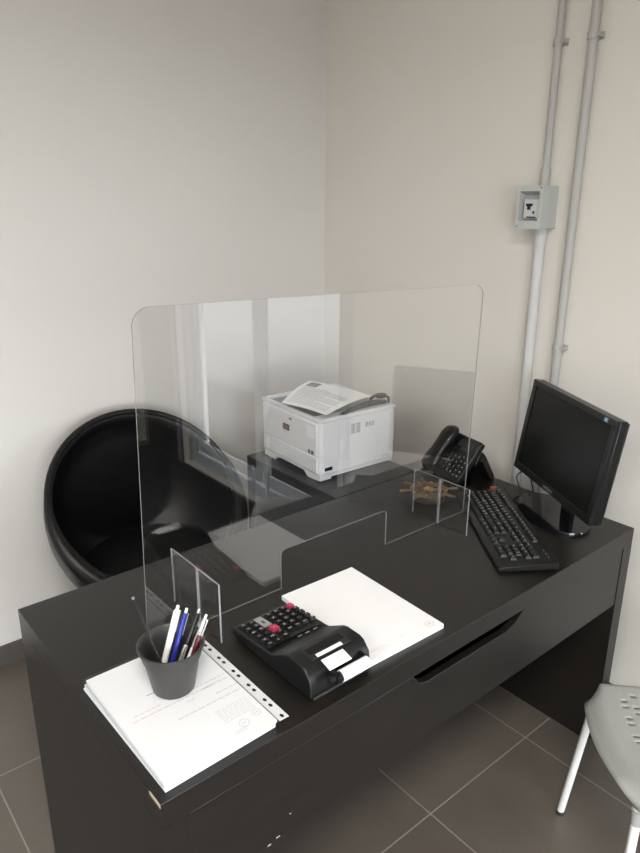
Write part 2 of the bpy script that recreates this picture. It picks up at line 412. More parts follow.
for j in range(ns):
    for i in range(na):
        i2 = (i+1) % na
        if j == 0: m.f([rings[0][0], rings[1][i], rings[1][i2]])
        else: m.f([rings[j][i], rings[j+1][i], rings[j+1][i2], rings[j][i2]])
m.keep = 1
m.build('shell', 'leather', t, smooth=True, solid=.022, angle=180, offs=0)
pr = []; rs = []
for i in range(72):
    a = 2*PI*i/72; side = max(0, -math.sin(a+.1))
    rr = .011 + .030*max(0, -math.sin(a)+.25)**.8/1.2
    pr.append(c0+(ax*math.cos(a)+ay*math.sin(a))*(RR-rr*.2+.006)+nrm*.0); rs.append(rr)
for p, rr in zip(pr, rs): p.y = min(p.y, .300-rr)
m = MB(); m.tube(pr, rs, 14, closed=True); m.build('rim', 'leather', t, smooth=True, angle=180)
m = MB(); m.lathe([(0, .055), (.10, .054), (.19, .048), (.235, .034), (.25, .012), (.245, -.008), (.20, -.03), (0, -.04)], (0, -.005, .385), 44)
m.build('seat_cushion', 'leather2', t, smooth=True, angle=180)
m = MB(); m.lathe([(0, .012), (.21, .012), (.222, .006), (.222, 0), (0, 0)], (0, 0, 0), 40); m.build('base', 'chrome', t, smooth=True)
m = MB(); m.lathe([(.045, .012), (.03, .03), (.026, .06), (.026, .33), (.05, .338), (0, .338)], (0, 0, 0), 24); m.build('column', 'chrome', t, smooth=True)

# ---------------------------------------------------------------- printer
PR = math.radians(-3.0)
t = thing('laser_printer', (1.158, .972, H), PR, 'white laser printer on the side desk by the wall corner', 'printer')
hx, hy = .163, .173
m = MB(); m.prism(rrect(-hx, hx, -hy, hy, .016), .024, .200, 'z'); m.build('body', 'print_w', t, bevel=.003, seg=2)
m = MB()
m.prism([(-hy+.004, .024), (-hy+.004, .004), (-hy+.05, 0), (-hy+.075, 0), (-hy+.095, .016), (hy-.095, .016), (hy-.075, 0), (hy-.008, 0), (hy-.008, .024)], -hx+.004, -hx+.05, 'x')
m.box(-hx+.05, hx-.006, -hy+.006, -hy+.03, .010, .024); m.box(hx-.05, hx-.006, -hy+.03, hy-.01, 0, .024); m.box(-hx+.05, hx-.05, hy-.04, hy-.01, 0, .024)
m.build('foot_frame', 'print_w', t)
# top cover: raised rim round a sloping output tray
m = MB()
for (a, b, c_, d_) in ((-hx, -hx+.014, -hy, hy), (hx-.03, hx, -hy, hy), (-hx+.014, hx-.03, -hy, -hy+.050), (-hx+.014, hx-.03, hy-.014, hy)): m.box(a, b, c_, d_, .200, .214)
m.build('top_cover', 'print_w', t, bevel=.004)
m = MB(); m.prism([(-hx+.014, .2005), (hx-.03, .2005), (hx-.03, .213), (.05, .206), (-hx+.03, .202)], -hy+.050, hy-.014, 'y'); m.build('output_tray', 'tray', t)
m = MB(); m.box(-hx-.0035, -hx+.01, -hy+.014, hy-.012, .086, .196); fd = m.build('front_door', 'print_w', t, bevel=.004)
m = MB(); m.box(-hx-.003, -hx+.01, -hy+.014, hy-.012, .028, .083); tr_ = m.build('paper_drawer', 'print_w', t, bevel=.003)
m = MB(); m.box(-hx-.0042, -hx-.0030, -.020, -.004, .176, .183); m.build('latch', 'tray', fd)
FX = Matrix(((0, 0, -1, -hx-.0042), (-1, 0, 0, 0), (0, 1, 0, 0), (0, 0, 0, 1)))   # text plane on the front (-x) face
def fx(y, z): return Matrix.Translation((0, y, z)) @ FX
m = MB(); m.box(-hx-.0052, -hx-.003, -.005, .031, .135, .156); m.text('OKI', .016, Matrix.Translation((-.0014, .013, .1455)) @ FX, 1); m.build('badge', ['badge', 'legend2'], fd, bevel=.0)
m = MB(); m.text('ES4131', .009, Matrix.Translation((.0003, .012, .108)) @ FX); m.build('name_plate', 'print_g', fd)
m = MB(); m.box(-hx-.0040, -hx-.003, -.146, -.112, .088, .104); m.box(-hx-.0044, -hx-.0039, -.144, -.130, .0895, .1025, mi=1); m.box(-hx-.0044, -hx-.0039, -.124, -.114, .0895, .1025, mi=1); m.build('label_sticker', ['print_g', 'ink_d'], fd)
m = MB(); m.box(-hx-.0040, -hx-.003, -.15, -.105, .145, .185); m.build('clear_sticker', 'print_l', fd)
# right flank: ventilation slots, panel outline, socket
ys = -hy-.0006
for (x0_, z0_, nx, nz, w, g) in ((-.035, .145, 2, 6, .017, .0215), (.026, .158, 3, 3, .010, .0135)):
    m = MB()
    for i in range(nx):
        for j in range(nz): m.box(x0_+i*g, x0_+i*g+w, ys, ys+.002, z0_+j*.0058, z0_+j*.0058+.0032)
    m.build('vent', 'tray', t)
m = MB()
for a in ((.070, .155, .140, .1408), (.070, .0708, .090, .140), (.155, .1558, .090, .140), (.070, .155, .090, .0908), (-hx+.03, hx-.01, .0235, .0245), (-.085, -.0842, .03, .19)): m.box(a[0], a[1], ys+.0002, ys+.002, a[2], a[3])
m.build('flank_seams', 'print_g', t)
m = MB(); m.box(-.143, -.112, -hy-.001, -hy+.002, .036, .048); m.build('socket', 'gloss', t)
m = MB(); m.text('C0 100V', .010, Matrix(((1, 0, 0, .12), (0, 0, 1, ys), (0, 1, 0, .036), (0, 0, 0, 1)))); m.build('rating_text', 'tray', t)
m = MB(); m.box(-.075, -.045, -hy+.006, -hy+.020, .214, .2146); m.build('tray_label', 'tray', t)

# printed page on top of the printer
A0, A1, B0, B1 = V((.985, 1.010, .957)), V((1.018, .815, .9535)), V((1.150, 1.062, .996)), V((1.215, .812, .984))
t = thing('printed_page', (1.09, .93, .945), 0, 'printed white page lying curled on top of the printer', 'paper')
m = MB(); G = []; nu, nv = 12, 14
for i in range(nu+1):
    row = []
    for j in range(nv+1):
        u, w = i/nu, j/nv
        p = (A0.lerp(A1, w)).lerp(B0.lerp(B1, w), u); p.z += .010*math.sin(PI*u)*(1-.3*w) + .004*math.sin(PI*w)
        row.append(m.v(p-V((1.09, .93, .945))))
    G.append(row)
for i in range(nu):
    for j in range(nv): m.f([G[i][j], G[i][j+1], G[i+1][j+1], G[i+1][j]], 0)
def pp_(u, w, dz=.0009):
    p = (A0.lerp(A1, w)).lerp(B0.lerp(B1, w), u); p.z += .010*math.sin(PI*u)*(1-.3*w) + .004*math.sin(PI*w)+dz
    return p-V((1.09, .93, .945))
def ppq(u0, u1, w0, w1, mi):
    n = 4
    for k in range(n):
        a, b = w0+(w1-w0)*k/n, w0+(w1-w0)*(k+1)/n
        m.f([m.v(pp_(u0, a)), m.v(pp_(u0, b)), m.v(pp_(u1, b)), m.v(pp_(u1, a))], mi)
ppq(.70, .93, .07, .25, 2); ppq(.75, .78, .10, .22, 1)
for k in range(15):
    u = .64-.040*k; ppq(u, u+.012, .08, .90 if k % 5 else .55, 1)
m.build('sheet', ['printed', 'page_ink', 'tray'], t, smooth=True)

# black cable lying bundled on the printer
t = thing('cable_bundle', (1.2, .85, .944), 0, 'short black cable bundle lying on top of the printer beside the page', 'cable')
def loc(p): return V(p)-V((1.2, .85, .944))
m = MB(); m.tube([loc(p) for p in ((1.08, .808, .950), (1.12, .812, .953), (1.16, .815, .956), (1.20, .818, .957), (1.24, .818, .956), (1.28, .812, .953))], [.0045, .007, .009, .011, .010, .007], 10); m.build('cable_loops', 'blk', t, smooth=True)
m = MB(); m.tube([loc(p) for p in ((1.23, .835, .966), (1.26, .835, .975), (1.288, .825, .973), (1.295, .812, .963), (1.285, .803, .951))], .0055, 8)
m.build('cable_tail', 'blk3', t, smooth=True)
m = MB(); m.box(.060, .090, -.030, -.010, .018, .034); m.build('plug', 'blk2', t, bevel=.003)

# ---------------------------------------------------------------- monitor
MY = -2.08
t = thing('monitor', (1.352, .197, H), MY, 'black flat-panel monitor on an oval stand at the right end of the desk', 'monitor')
m = MB()
prof = [(1.0, 0), (1.0, .006), (.985, .011), (.6, .014), (0, .016)]; n = 56; rings = []
for f_, z in prof:
    if f_ > 0: rings.append([m.v((.142*f_*math.cos(2*PI*i/n)-.004, .089*f_*math.sin(2*PI*i/n)+.013, z)) for i in range(n)])
m.f(rings[0][::-1])
for a, b in zip(rings, rings[1:]):
    for k in range(n): m.f([a[k], a[(k+1) % n], b[(k+1) % n], b[k]])
m.f(rings[-1])
m.build('base', 'gloss', t, smooth=True)
m = MB(); m.prism(rrect(-.028, .028, .048, .068, .008), .012, .16, 'z'); m.build('neck', 'blk2', t, bevel=.002)
tb = .141
PX = Matrix.Translation((.010, -.022, .080)) @ Matrix.Rotation(-tb, 4, 'X')   # panel frame: X right, Z up the screen
w, h = .430, .284
m = MB(PX)
m.box(-w/2, w/2, .012, .034, 0, h)
q = [(-w/2, 0), (w/2, 0), (w/2, h), (-w/2, h)]
m.box(-w/2, w/2, .034, .040, .004, h-.004)
for k in range(1):
    m.box(-w/2+.03, w/2-.03, .040, .058, .03, h-.03)
m.build('casing', 'blk2', t, bevel=.004)
m = MB(PX); bz = .017
m.box(-w/2, w/2, 0, .012, h-bz, h); m.box(-w/2, w/2, 0, .012, 0, .021); m.box(-w/2, -w/2+bz, 0, .012, .021, h-bz); m.box(w/2-bz, w/2, 0, .012, .021, h-bz)
m.build('bezel', 'blk2', t, bevel=.0012)
m = MB(PX); m.box(-w/2+bz, w/2-bz, .004, .012, .021, h-bz); m.build('screen', 'lcd', t)
FT = PX @ Matrix(((1, 0, 0, 0), (0, 0, -1, -.0006), (0, 1, 0, 0), (0, 0, 0, 1)))
def wcable(name, pts, r):
    Mi = (Matrix.Translation((1.352, .197, H)) @ Matrix.Rotation(MY, 4, 'Z')).inverted(); P = [Mi @ V(p) for p in pts]; out = []
    for i in range(len(P)-1):
        p0, p1, p2, p3 = P[max(i-1, 0)], P[i], P[i+1], P[min(i+2, len(P)-1)]
        for k in range(8):
            u = k/8; out.append(.5*((2*p1)+(-p0+p2)*u+(2*p0-5*p1+4*p2-p3)*u*u+(-p0+3*p1-3*p2+p3)*u**3))
    out.append(P[-1]); MB().tube(out, r, 8).build(name, 'blk', t, smooth=True)
wcable('signal_cable', [(1.400, .250, .840), (1.445, .290, .835), (1.440, .335, .815), (1.425, .365, .785), (1.420, .350, .752), (1.412, .338, .7335), (1.400, .330, .7335), (1.385, .335, .7335), (1.362, .325, .7335), (1.345, .29, .7335)], .0022)
m = MB(); m.text('SAMSUNG', .0115, FT @ Matrix.Translation((0, .0105, 0))); m.build('logo', 'legend2', t)
m = MB(PX); m.box(w/2-.050, w/2-.034, -.0006, .0008, h-.0155, h-.0025); m.box(w/2-.048, w/2-.043, -.0010, -.0005, h-.013, h-.006, mi=1); m.box(w/2-.040, w/2-.0375, -.0010, -.0005, h-.014, h-.004, mi=1); m.build('sticker', ['sticker', 'legend'], t)

# ---------------------------------------------------------------- keyboard
t = thing('keyboard', (1.167, .2315, H), math.radians(-127.1), 'black full-size keyboard in front of the monitor', 'keyboard')
kw, kd = .462, .151
m = MB(); m.prism([(-kd/2, .002), (kd/2, .006), (kd/2, .026), (-kd/2+.004, .014), (-kd/2, .010)], -kw/2, kw/2, 'x'); m.build('case', 'blk2', t, bevel=.002)
def kz(y): return .0145+.012*(y+kd/2)/kd
P_ = .0190
rows = [
 (.052, [('Esc', 1, 0)] + [('F%d' % i, 1, 2+(i-1)+(.5 if i > 4 else 0)+(.5 if i > 8 else 0)) for i in range(1, 13)] + [('Prt', 1, 15.3), ('Scr', 1, 16.3), ('Brk', 1, 17.3)]),
 (.027, [(c, 1, i) for i, c in enumerate('\\1234567890?!')] + [('<--', 2, 13), ('Ins', 1, 15.3), ('Hm', 1, 16.3), ('Up', 1, 17.3), ('Nm', 1, 18.6), ('/', 1, 19.6), ('*', 1, 20.6), ('-', 1, 21.6)]),
 (.008, [('Tab', 1.5, 0)] + [(c, 1, 1.5+i) for i, c in enumerate('QWERTYUIOP[]')] + [('Ent', 1.5, 13.5), ('Del', 1, 15.3), ('End', 1, 16.3), ('Dn', 1, 17.3), ('7', 1, 18.6), ('8', 1, 19.6), ('9', 1, 20.6), ('+', 1, 21.6)]),
 (-.011, [('Cap', 1.75, 0)] + [(c, 1, 1.75+i) for i, c in enumerate('ASDFGHJKL;@')] + [('#', 2.25, 12.75), ('4', 1, 18.6), ('5', 1, 19.6), ('6', 1, 20.6)]),
 (-.030, [('Shift', 1.25, 0)] + [(c, 1, 1.25+i) for i, c in enumerate('<ZXCVBNM,.-')] + [('Shift', 2.75, 12.25), ('^', 1, 16.3), ('1', 1, 18.6), ('2', 1, 19.6), ('3', 1, 20.6), ('En', 1, 21.6)]),
 (-.049, [('Ctrl', 1.25, 0), ('Win', 1.25, 1.25), ('Alt', 1.25, 2.5), ('', 6.25, 3.75), ('Gr', 1.25, 10), ('Win', 1.25, 11.25), ('Mn', 1.25, 12.5), ('Ctrl', 1.25, 13.75), ('<', 1, 15.3), ('v', 1, 16.3), ('>', 1, 17.3), ('0', 2, 18.6), ('.', 1, 20.6)]),
]
x00 = -kw/2+.012; nk = 0; rest = MB()
for (yy, ks) in rows:
    for (s, wd, kx) in ks:
        xa = x00+kx*P_*.985+.0012; xb = xa+wd*P_*.985-.0024; ya, yb = yy-.0083, yy+.0083
        if abs(yy-.052) < 1e-6: ya, yb = yy-.0065, yy+.0065
        z = kz(yy)
        last = nk >= 100; mb_ = rest if last else MB()
        mb_.box(xa, xb, ya, yb, z, z+.0065, mi=0, top=(.0022, .0022))
        if s:
            sz = .0090 if len(s) == 1 else (.0062 if len(s) < 4 else .0055)
            mb_.text(s, sz, Matrix.Translation(((xa+xb)/2-.001, yy+.0012, z+.0066)), 1)
        nk += 1
        if not last: mb_.build('key', ['key', 'legend'], t)
if nk > 100: tag(rest.build('key', ['key', 'legend'], t), kind='stuff')
else: rest.bm.free()
m = MB()
for k in range(3): m.box(.165+k*.018, .171+k*.018, .057, .059, .0258, .0262)
m.build('indicator_light', 'legend2', t)
m = MB(); m.tube([(-.175, kd/2-.002, .017), (-.178, kd/2+.010, .012), (-.195, kd/2+.018, .004), (-.225, kd/2+.018, .0035), (-.245, kd/2+.008, .0035)], .002, 8); m.build('cable', 'blk', t, smooth=True)

# ---------------------------------------------------------------- telephone
O = V((1.33, .655, .745)); rz = math.atan2(-.978, -.21)     # local X = user's right, local Y = away from the user
t = thing('desk_phone', (1.33, .655, H), rz, 'black desk telephone with handset tilted up beside the keyboard', 'telephone')
ta = math.radians(52)
PF = Matrix.Translation((0, 0, .016)) @ Matrix.Rotation(ta, 4, 'X')      # face frame: X right, Y up the face, Z out
m = MB(PF); m.prism(rrect(-.002, .158, 0, .156, .008), -.020, 0, 'z'); m.build('body', 'blk', t, bevel=.003)
m = MB(PF); m.box(.058, .154, .102, .152, 0, .003); m.build('display_housing', 'gloss', t, bevel=.002)
m = MB(PF); m.box(.068, .140, .116, .142, .003, .0038); m.build('display', 'blk3', t)
for r_ in range(4):
    for c_ in range(3):
        m = MB(PF); x = .070+c_*.0195; y = .082-r_*.018; m.box(x-.0075, x+.0075, y-.006, y+.006, 0, .005, 0, (.001, .001)); m.text('123456789*0#'[r_*3+c_], .009, PF and Matrix.Translation((x, y, .0051)), 1)
        m.build('key', ['key', 'legend'], t)
for k in range(10):
    m = MB(PF); x = .128+(k % 2)*.018; y = .088-(k//2)*.0165; m.box(x-.008, x+.008, y-.005, y+.005, 0, .004, 0, (.001, .001)); m.box(x-.004, x+.001, y-.001, y+.001, .004, .0044, 1); m.build('function_key', ['key', 'legend'], t)
m = MB(); m.prism([(.006, 0), (.052, 0), (.084, .090), (.092, .102), (.106, .102), (.118, .088), (.160, .014), (.160, 0), (.145, 0), (.102, .072), (.086, .072), (.055, .008), (.006, .006)], .03, .156, 'x'); m.build('stand', 'blk', t, bevel=.002)
m = MB(PF)
hp = [(.028, -.004, .022), (.028, .012, .030), (.028, .035, .030), (.028, .065, .030), (.028, .10, .030), (.028, .130, .026), (.028, .148, .022), (.028, .160, .012)]
old = m.xf; m.xf = old @ Matrix.Translation((.028, 0, 0)) @ Matrix.Diagonal((1.5, 1, .9, 1)) @ Matrix.Translation((-.028, 0, 0))
m.tube(hp, [.014, .023, .024, .020, .020, .023, .021, .013], 16); m.xf = old
m.build('handset', 'blk2', t, smooth=True, angle=180)
m = MB(); m.tube([(.012, -.004, .014), (0, -.016, .008), (-.022, -.006, .004), (-.03, .03, .0035), (-.01, .06, .0035), (.02, .075, .0035)], .0028, 8); m.build('handset_cord', 'blk', t, smooth=True)

# ---------------------------------------------------------------- ship's wheel ornament
t = thing('ship_wheel_ornament', (1.165, .500, H), .2, "small wooden and brass ship's wheel ornament beside the telephone", 'ornament')
m = MB(); m.lathe([(0, 0), (.040, 0), (.050, .004), (.052, .018), (.047, .028), (.045, .0285), (.043, .020), (0, .016)], n=36); m.build('bowl', 'dkwood', t, smooth=True)
m = MB(); m.tube([(.052*math.cos(a), .052*math.sin(a), .031) for a in [2*PI*i/48 for i in range(48)]], .0062, 10, closed=True); m.tube([(.038*math.cos(a), .038*math.sin(a), .033) for a in [2*PI*i/48 for i in range(48)]], .003, 8, closed=True); m.build('ring', 'brass', t, smooth=True)
for k in range(8):
    a = 2*PI*k/8; d = V((math.cos(a), math.sin(a), 0)); z = V((0, 0, .033))
    m = MB(); m.tube([z+d*r_ for r_ in (.012, .030, .048, .058, .063, .068, .078, .088, .091)], [.0035, .004, .0045, .0052, .003, .0052, .0048, .0036, .0015], 10); m.build('spoke', 'brass', t, smooth=True)
m = MB(); m.lathe([(0, .024), (.014, .026), (.016, .036), (.008, .041), (0, .043)], n=20); m.build('hub', 'gold', t, smooth=True)
for k in range(8):
    a = 2*PI*(k+.5)/8; m = MB(); m.sphere((.052*math.cos(a), .052*math.sin(a), .0368), .0032, 10, sq=(1, 1, .5)); m.build('stud', 'gold', t, smooth=True)

# ---------------------------------------------------------------- calculator
cx0, cx1, cy0, cy1 = .317, .467, .022, .292
t = thing('printing_calculator', ((cx0+cx1)/2, (cy0+cy1)/2, H), 0, 'black printing calculator with crimson keys and a white paper roll beside the pad', 'calculator')
ox, oy = (cx0+cx1)/2, (cy0+cy1)/2
XF = Matrix.Translation((-ox, -oy, 0)); hw = (cx1-cx0)/2
m = MB(XF)
m.prism([(cy1, .008), (cy1, .020), (cy1-.006, .024), (.155, .036), (.148, .038), (.106, .062), (.094, .066), (.058, .066), (.046, .062), (.030, .044), (.026, .012), (.030, .006), (cy1-.02, .004)], cx0, cx1, 'x')
o = m.build('body', 'blk', t, bevel=.004, seg=3)
m = MB(XF); m.box(cx0+.01, cx1-.01, .03, .28, 0, .006); m.build('feet', 'rubber', t)
m = MB(XF); m.prism([(cy1-.010, .0232), (cy1-.010, .0262), (.166, .0385), (.166, .036)], cx0+.005, cx1-.005, 'x'); m.build('key_deck', 'blk2', t, bevel=.001)
def cz(y): return .0262+(cy1-.010-y)/(cy1-.010-.166)*.0123
slope = math.atan2(.0123, .120)
def ckey(x, y, w_, h_, mt, s='', name='key'):
    # user sits on the far side, so lettering is turned to face +y
    k = MB(XF @ Matrix.Translation((x, y, cz(y))) @ Matrix.Rotation(-slope, 4, 'X') @ Matrix.Rotation(PI, 4, 'Z'))
    k.box(-w_/2, w_/2, -h_/2, h_/2, -.001, .0062, 0, (.0016, .0016))
    if s: k.text(s, .0088 if len(s) == 1 else .0065, Matrix.Translation((0, 0, .0064)), 1)
    ob = k.build(name, [mt, 'legend'], t); return ob
pitch = .0195; yr = [cy1-.025-.0192*i for i in range(6)]
colB = [cx1-.014-pitch*i for i in range(4)][::-1]; colA = [cx0+.014+pitch*i for i in range(2)]
lb = ['7', '8', '9', '/', '4', '5', '6', 'x', '1', '2', '3', '-', '0', '00', '.', '+', 'M', 'MR', 'CM', '=']
for r_ in range(5):
    for i, x in enumerate(colB):
        red = (r_ == 0 and i == 3)
        o = ckey(x, yr[r_], .0155, .0135 if r_ < 4 else .008, 'redkey' if red else 'key', lb[r_*4+i])
        if red: o['label'] = 'small crimson key in the corner'
for r_ in range(6):
    for i, x in enumerate(colA): ckey(x, yr[r_], .0145, .0125 if r_ < 4 else .008, 'key', 'GTC%MQ+-XWNF'[r_*2+i])
xm = (colA[1]+colB[0])/2
m = MB(XF @ Matrix.Translation((xm, yr[0]-.010, cz(yr[0]-.010))) @ Matrix.Rotation(-slope, 4, 'X') @ Matrix.Rotation(PI, 4, 'Z')); m.box(-.0095, .0095, -.022, .022, -.001, .0010, 0); m.box(-.0025, .0025, -.004, .008, .001, .0014, 1); m.build('name_plate', ['legend2', 'darkred'], t)
o = ckey(xm+.001, yr[2]-.012, .0185, .019, 'redkey', '+'); o['label'] = 'large crimson key in the middle'
for r_ in (4, 5): ckey(xm, yr[r_]+.004, .015, .008, 'key', '=%'[r_-4])
m = MB(XF)
for k in range(3): m.box(colB[0]+k*.02-.004, colB[0]+k*.02+.006, .1585, .1600, .0375, .0392)
m.build('deck_print', 'legend2', t)
# tear-off window, paper
m = MB(XF); m.box(cx0+.026, cx1-.028, .054, .092, .0645, .0672); m.build('tear_bar_housing', 'blk3', t, bevel=.001)
m = MB(XF); m.box(cx0+.032, cx1-.034, .068, .086, .0672, .0680); m.build('window_slot', 'gloss', t)
m = MB(XF); m.prism([(.053, .0680), (.061, .0690), (.061, .0697), (.053, .0687)], cx0+.038, cx1-.050, 'x'); m.build('paper_strip', 'paper', t)
# roll holder at the near end
rx0, rx1, ryy, rzz = .372, .440, .008, .044
m = MB(XF); m.prism([(.044, .038), (.024, .036), (.004, .034), (-.002, .040), (-.002, .050), (.006, .054), (.034, .052)], rx0-.012, rx0-.004, 'x'); m.build('roll_arm', 'blk2', t, bevel=.001); m = MB(XF); m.prism([(.044, .038), (.024, .038), (.008, .038), (.004, .044), (.008, .049), (.034, .052)], rx1+.002, rx1+.007, 'x'); m.build('roll_arm', 'blk2', t, bevel=.001)
m = MB(XF); m.tube([(rx0-.022, .016, .042), (rx0-.004, .012, .042)], .008, 12); m.build('roll_knob', 'blk', t, smooth=True)
rl = MB(XF); rl.tube([(rx0, ryy, rzz), (rx1, ryy, rzz)], .0115, 28); rl.build('paper_roll', 'paper', t, smooth=True)
m = MB(XF); m.tube([(rx0-.004, ryy, rzz), (rx0-.0005, ryy, rzz)], .0105, 20); m.build('roll_core', 'blk3', t, smooth=True)
m = MB(XF); m.prism([(.020, .0570), (.024, .0585), (.040, .0632), (.046, .0650), (.040, .0642), (.024, .0600), (.020, .0585)], rx0-.016, rx1-.030, 'x'); m.build('paper_web', 'paper', t)

# ---------------------------------------------------------------- writing pad
t = thing('writing_pad', (.583, .182, H), math.radians(-1.6), 'thick white letterhead paper pad in front of the screen hatch', 'paper pad')
m = MB(); m.box(-.106, .106, -.152, .152, 0, .0112); m.build('sheets', 'paper', t, bevel=.0006)
m = MB(); z = .01135; m.mi = 0
def ln(x0_, x1_, y, th=.0009, mi=0): m.quad([(x0_, y, z), (x1_, y, z), (x1_, y+th, z), (x0_, y+th, z)], mi)
ln(-.088, -.045, -.130, .0013, 1); ln(-.070, -.035, -.137, .0009, 1); ln(-.088, -.050, -.124, .0006, 1)
for k in range(12):
    a = 2*PI*k/12; m.quad([(.082+.010*math.cos(a+d_)*f_, -.133+.008*math.sin(a+d_)*f_, z) for d_, f_ in ((0, .7), (.2, .7), (.25, 1.2), (0, 1.2))], 1)
m.quad([(.079, -.135, z), (.085, -.135, z), (.085, -.131, z), (.079, -.131, z)], 2)
for k in range(10):
    a = 2*PI*k/10; m.quad([(.005+.006*math.cos(a+d_)*f_, -.128+.005*math.sin(a+d_)*f_, z) for d_, f_ in ((0, .85), (.6, .85), (.6, 1), (0, 1))], 0)
m.build('letterhead_print', ['ink_l', 'ink_r', 'ink_r'], t)

# ---------------------------------------------------------------- punched pockets with documents
def pocket(x, y, z, rz, label, full):
    t = thing('punched_pocket' if full else 'sheaf_of_sheets', (x, y, z), rz, label, 'document', None if full else 'sheaves under the punched pocket')
    th = .0062
    shm = MB(); shm.box(-.117, .098, -.150, .160, .0005, th-.0006, 5)
    if not full: shm.build('sheets', ['paper2']*6, t, bevel=.0006)
    if not full: return t
    m = MB(); m.box(-.121, .101, -.154, .168, 0, th, mi=0); m.build('sleeve', 'pocket', t)
    # strip with real holes along the long side
    m = MB(); xs0, xs1 = .101, .121; zt = th*.5; nh = 12; seg = .310/nh
    for k in range(nh):
        ya = -.154+k*seg; yb = ya+seg; cxh, cyh = (xs0+xs1)/2+.001, (ya+yb)/2+(.004 if k % 2 else -.004)
        n = 16; rr = []; sq = []
        for i in range(n):
            a = 2*PI*(i+.5)/n; c_, s_ = math.cos(a), math.sin(a); rr.append(m.v((cxh+.0034*c_, cyh+.0052*s_, zt)))
            k_ = min(((xs1-cxh) if c_ > 0 else (cxh-xs0))/max(abs(c_), 1e-6), ((yb-cyh) if s_ > 0 else (cyh-ya))/max(abs(s_), 1e-6))
            sq.append(V((cxh+c_*k_, cyh+s_*k_, zt)))
        sv = [m.v(p) for p in sq]
        for i in range(n): j = (i+1) % n; m.f([rr[i], rr[j], sv[j], sv[i]])
        for cxn, cyn in ((xs0, ya), (xs1, ya), (xs1, yb), (xs0, yb)):   # corner fillers
            d = sorted(range(n), key=lambda i: (sq[i]-V((cxn, cyn, zt))).length)[:2]
            m.f([sv[d[0]], sv[d[1]], m.v((cxn, cyn, zt))])
    m.keep = 1
    m.build('punched_strip', 'strip', t, solid=.0006)
    if full:
        z = th-.00025; m = shm
        def q(x0_, x1_, y, th_, mi): m.quad([(x0_+.006, y-.022, z), (x1_+.006, y-.022, z), (x1_+.006, y+th_-.022, z), (x0_+.006, y+th_-.022, z)], mi)
        q(-.055, -.036, .070, .0016, 4)
        for (a, b, y, mi) in ((-.098, -.045, .034, 1), (-.030, .085, .034, 0), (-.105, .060, .022, 1), (.035, .085, .022, 0), (-.006, .012, .010, 0), (.045, .09, -.004, 0), (-.04, .088, -.020, 0)):
            x_ = a
            while x_ < b:
                w_ = R.uniform(.006, .016); q(x_, min(b, x_+w_), y-.0008, .0017, mi+0); x_ += w_+.0022
        for k in range(7):
            y = -.046-k*.0055; x_ = .018
            while x_ < .082: w_ = R.uniform(.004, .012); q(x_, min(.084, x_+w_), y, .0013, 2); x_ += w_+.002
        for (cx_, cy_, r_) in ((.050, -.120, .0095), (.081, -.112, .0085)):
            for i in range(20):
                a0, a1 = 2*PI*i/20, 2*PI*(i+1)/20
                m.quad([(cx_+r_*math.cos(a0), cy_+r_*math.sin(a0), z), (cx_+r_*math.cos(a1), cy_+r_*math.sin(a1), z), (cx_+r_*.86*math.cos(a1), cy_+r_*.86*math.sin(a1), z), (cx_+r_*.86*math.cos(a0), cy_+r_*.86*math.sin(a0), z)], 2)
            q(cx_-.010, cx_-.002, cy_+.021, .002, 2)
        q(.018, .045, -.108, .0013, 2); q(.018, .042, -.113, .0013, 2)
        m.build('sheets', ['ink', 'ink_r', 'ink_l', 'ink_d', 'ink_b', 'paper'], t)
    return t
pocket(.131, .168, H+.0002, .022, 'sheaf of loose sheets at the very bottom of the document stack', False)
pocket(.1315, .1665, H+.0068, .010, 'sheaf of loose sheets in the middle of the document stack, under the punched pocket', False)
pocket(.1345, .166, H+.0134, .002, 'topmost punched plastic pocket of printed sheets, under the grey pencil cup', True)
ZS = H+.0134+.0067

# ---------------------------------------------------------------- pencil cup and pens
CX, CY = .136, .2055
t = thing('pencil_cup', (CX, CY, ZS), 0, 'grey tapered plastic pot used as a pencil cup on the document stack', 'cup')
hc = .0965
m = MB(); m.lathe([(0, 0), (.036, 0), (.0385, .003), (.0505, .068), (.0535, .070), (.0565, .088), (.0605, .091), (.0612, .0955), (.059, hc), (.0565, .0945), (.0525, .086), (.0475, .066), (.0365, .005), (0, .004)], n=48)
m.build('pot', 'cup', t, smooth=True)
def pen(name, bot, top, r, label, mats, style):
    b = V(bot); d = V(top)-b; Ln = d.length
    t = thing(name, b, 0, label, 'pen' if 'pen' in name else 'stick', 'pens in the grey cup')
    t.rotation_euler = d.to_track_quat('Z', 'Y').to_euler()
    if style == 'stick':
        MB().tube([(0, 0, 0), (0, 0, Ln)], r, 10).build('shaft', mats[0], t, smooth=True); MB().sphere((0, 0, Ln), r*1.35, 10).build('tip', mats[1], t, smooth=True); return
    m = MB(); m.lathe([(0, 0), (.001, .001), (r*.75, .014), (r, .024), (r, Ln*.55), (r*1.0, Ln*.56), (0, Ln*.56)], n=16); m.build('lower_barrel', mats[0], t, smooth=True)
    m = MB(); m.lathe([(0, Ln*.56), (r*1.04, Ln*.56), (r*1.02, Ln-.012), (r*.8, Ln-.009), (0, Ln-.009)], n=16); m.build('upper_barrel', mats[1], t, smooth=True)
    m = MB(); m.lathe([(0, Ln-.009), (r*.55, Ln-.009), (r*.55, Ln-.001), (r*.35, Ln), (0, Ln)], n=12); m.build('push_button', mats[2], t, smooth=True)
    m = MB(); m.box(-.0016, .0016, -r-.0035, -r-.0022, Ln-.050, Ln-.010); m.box(-.0016, .0016, -r-.003, 0, Ln-.014, Ln-.010); m.build('clip', mats[2], t)
zb = ZS+.0075
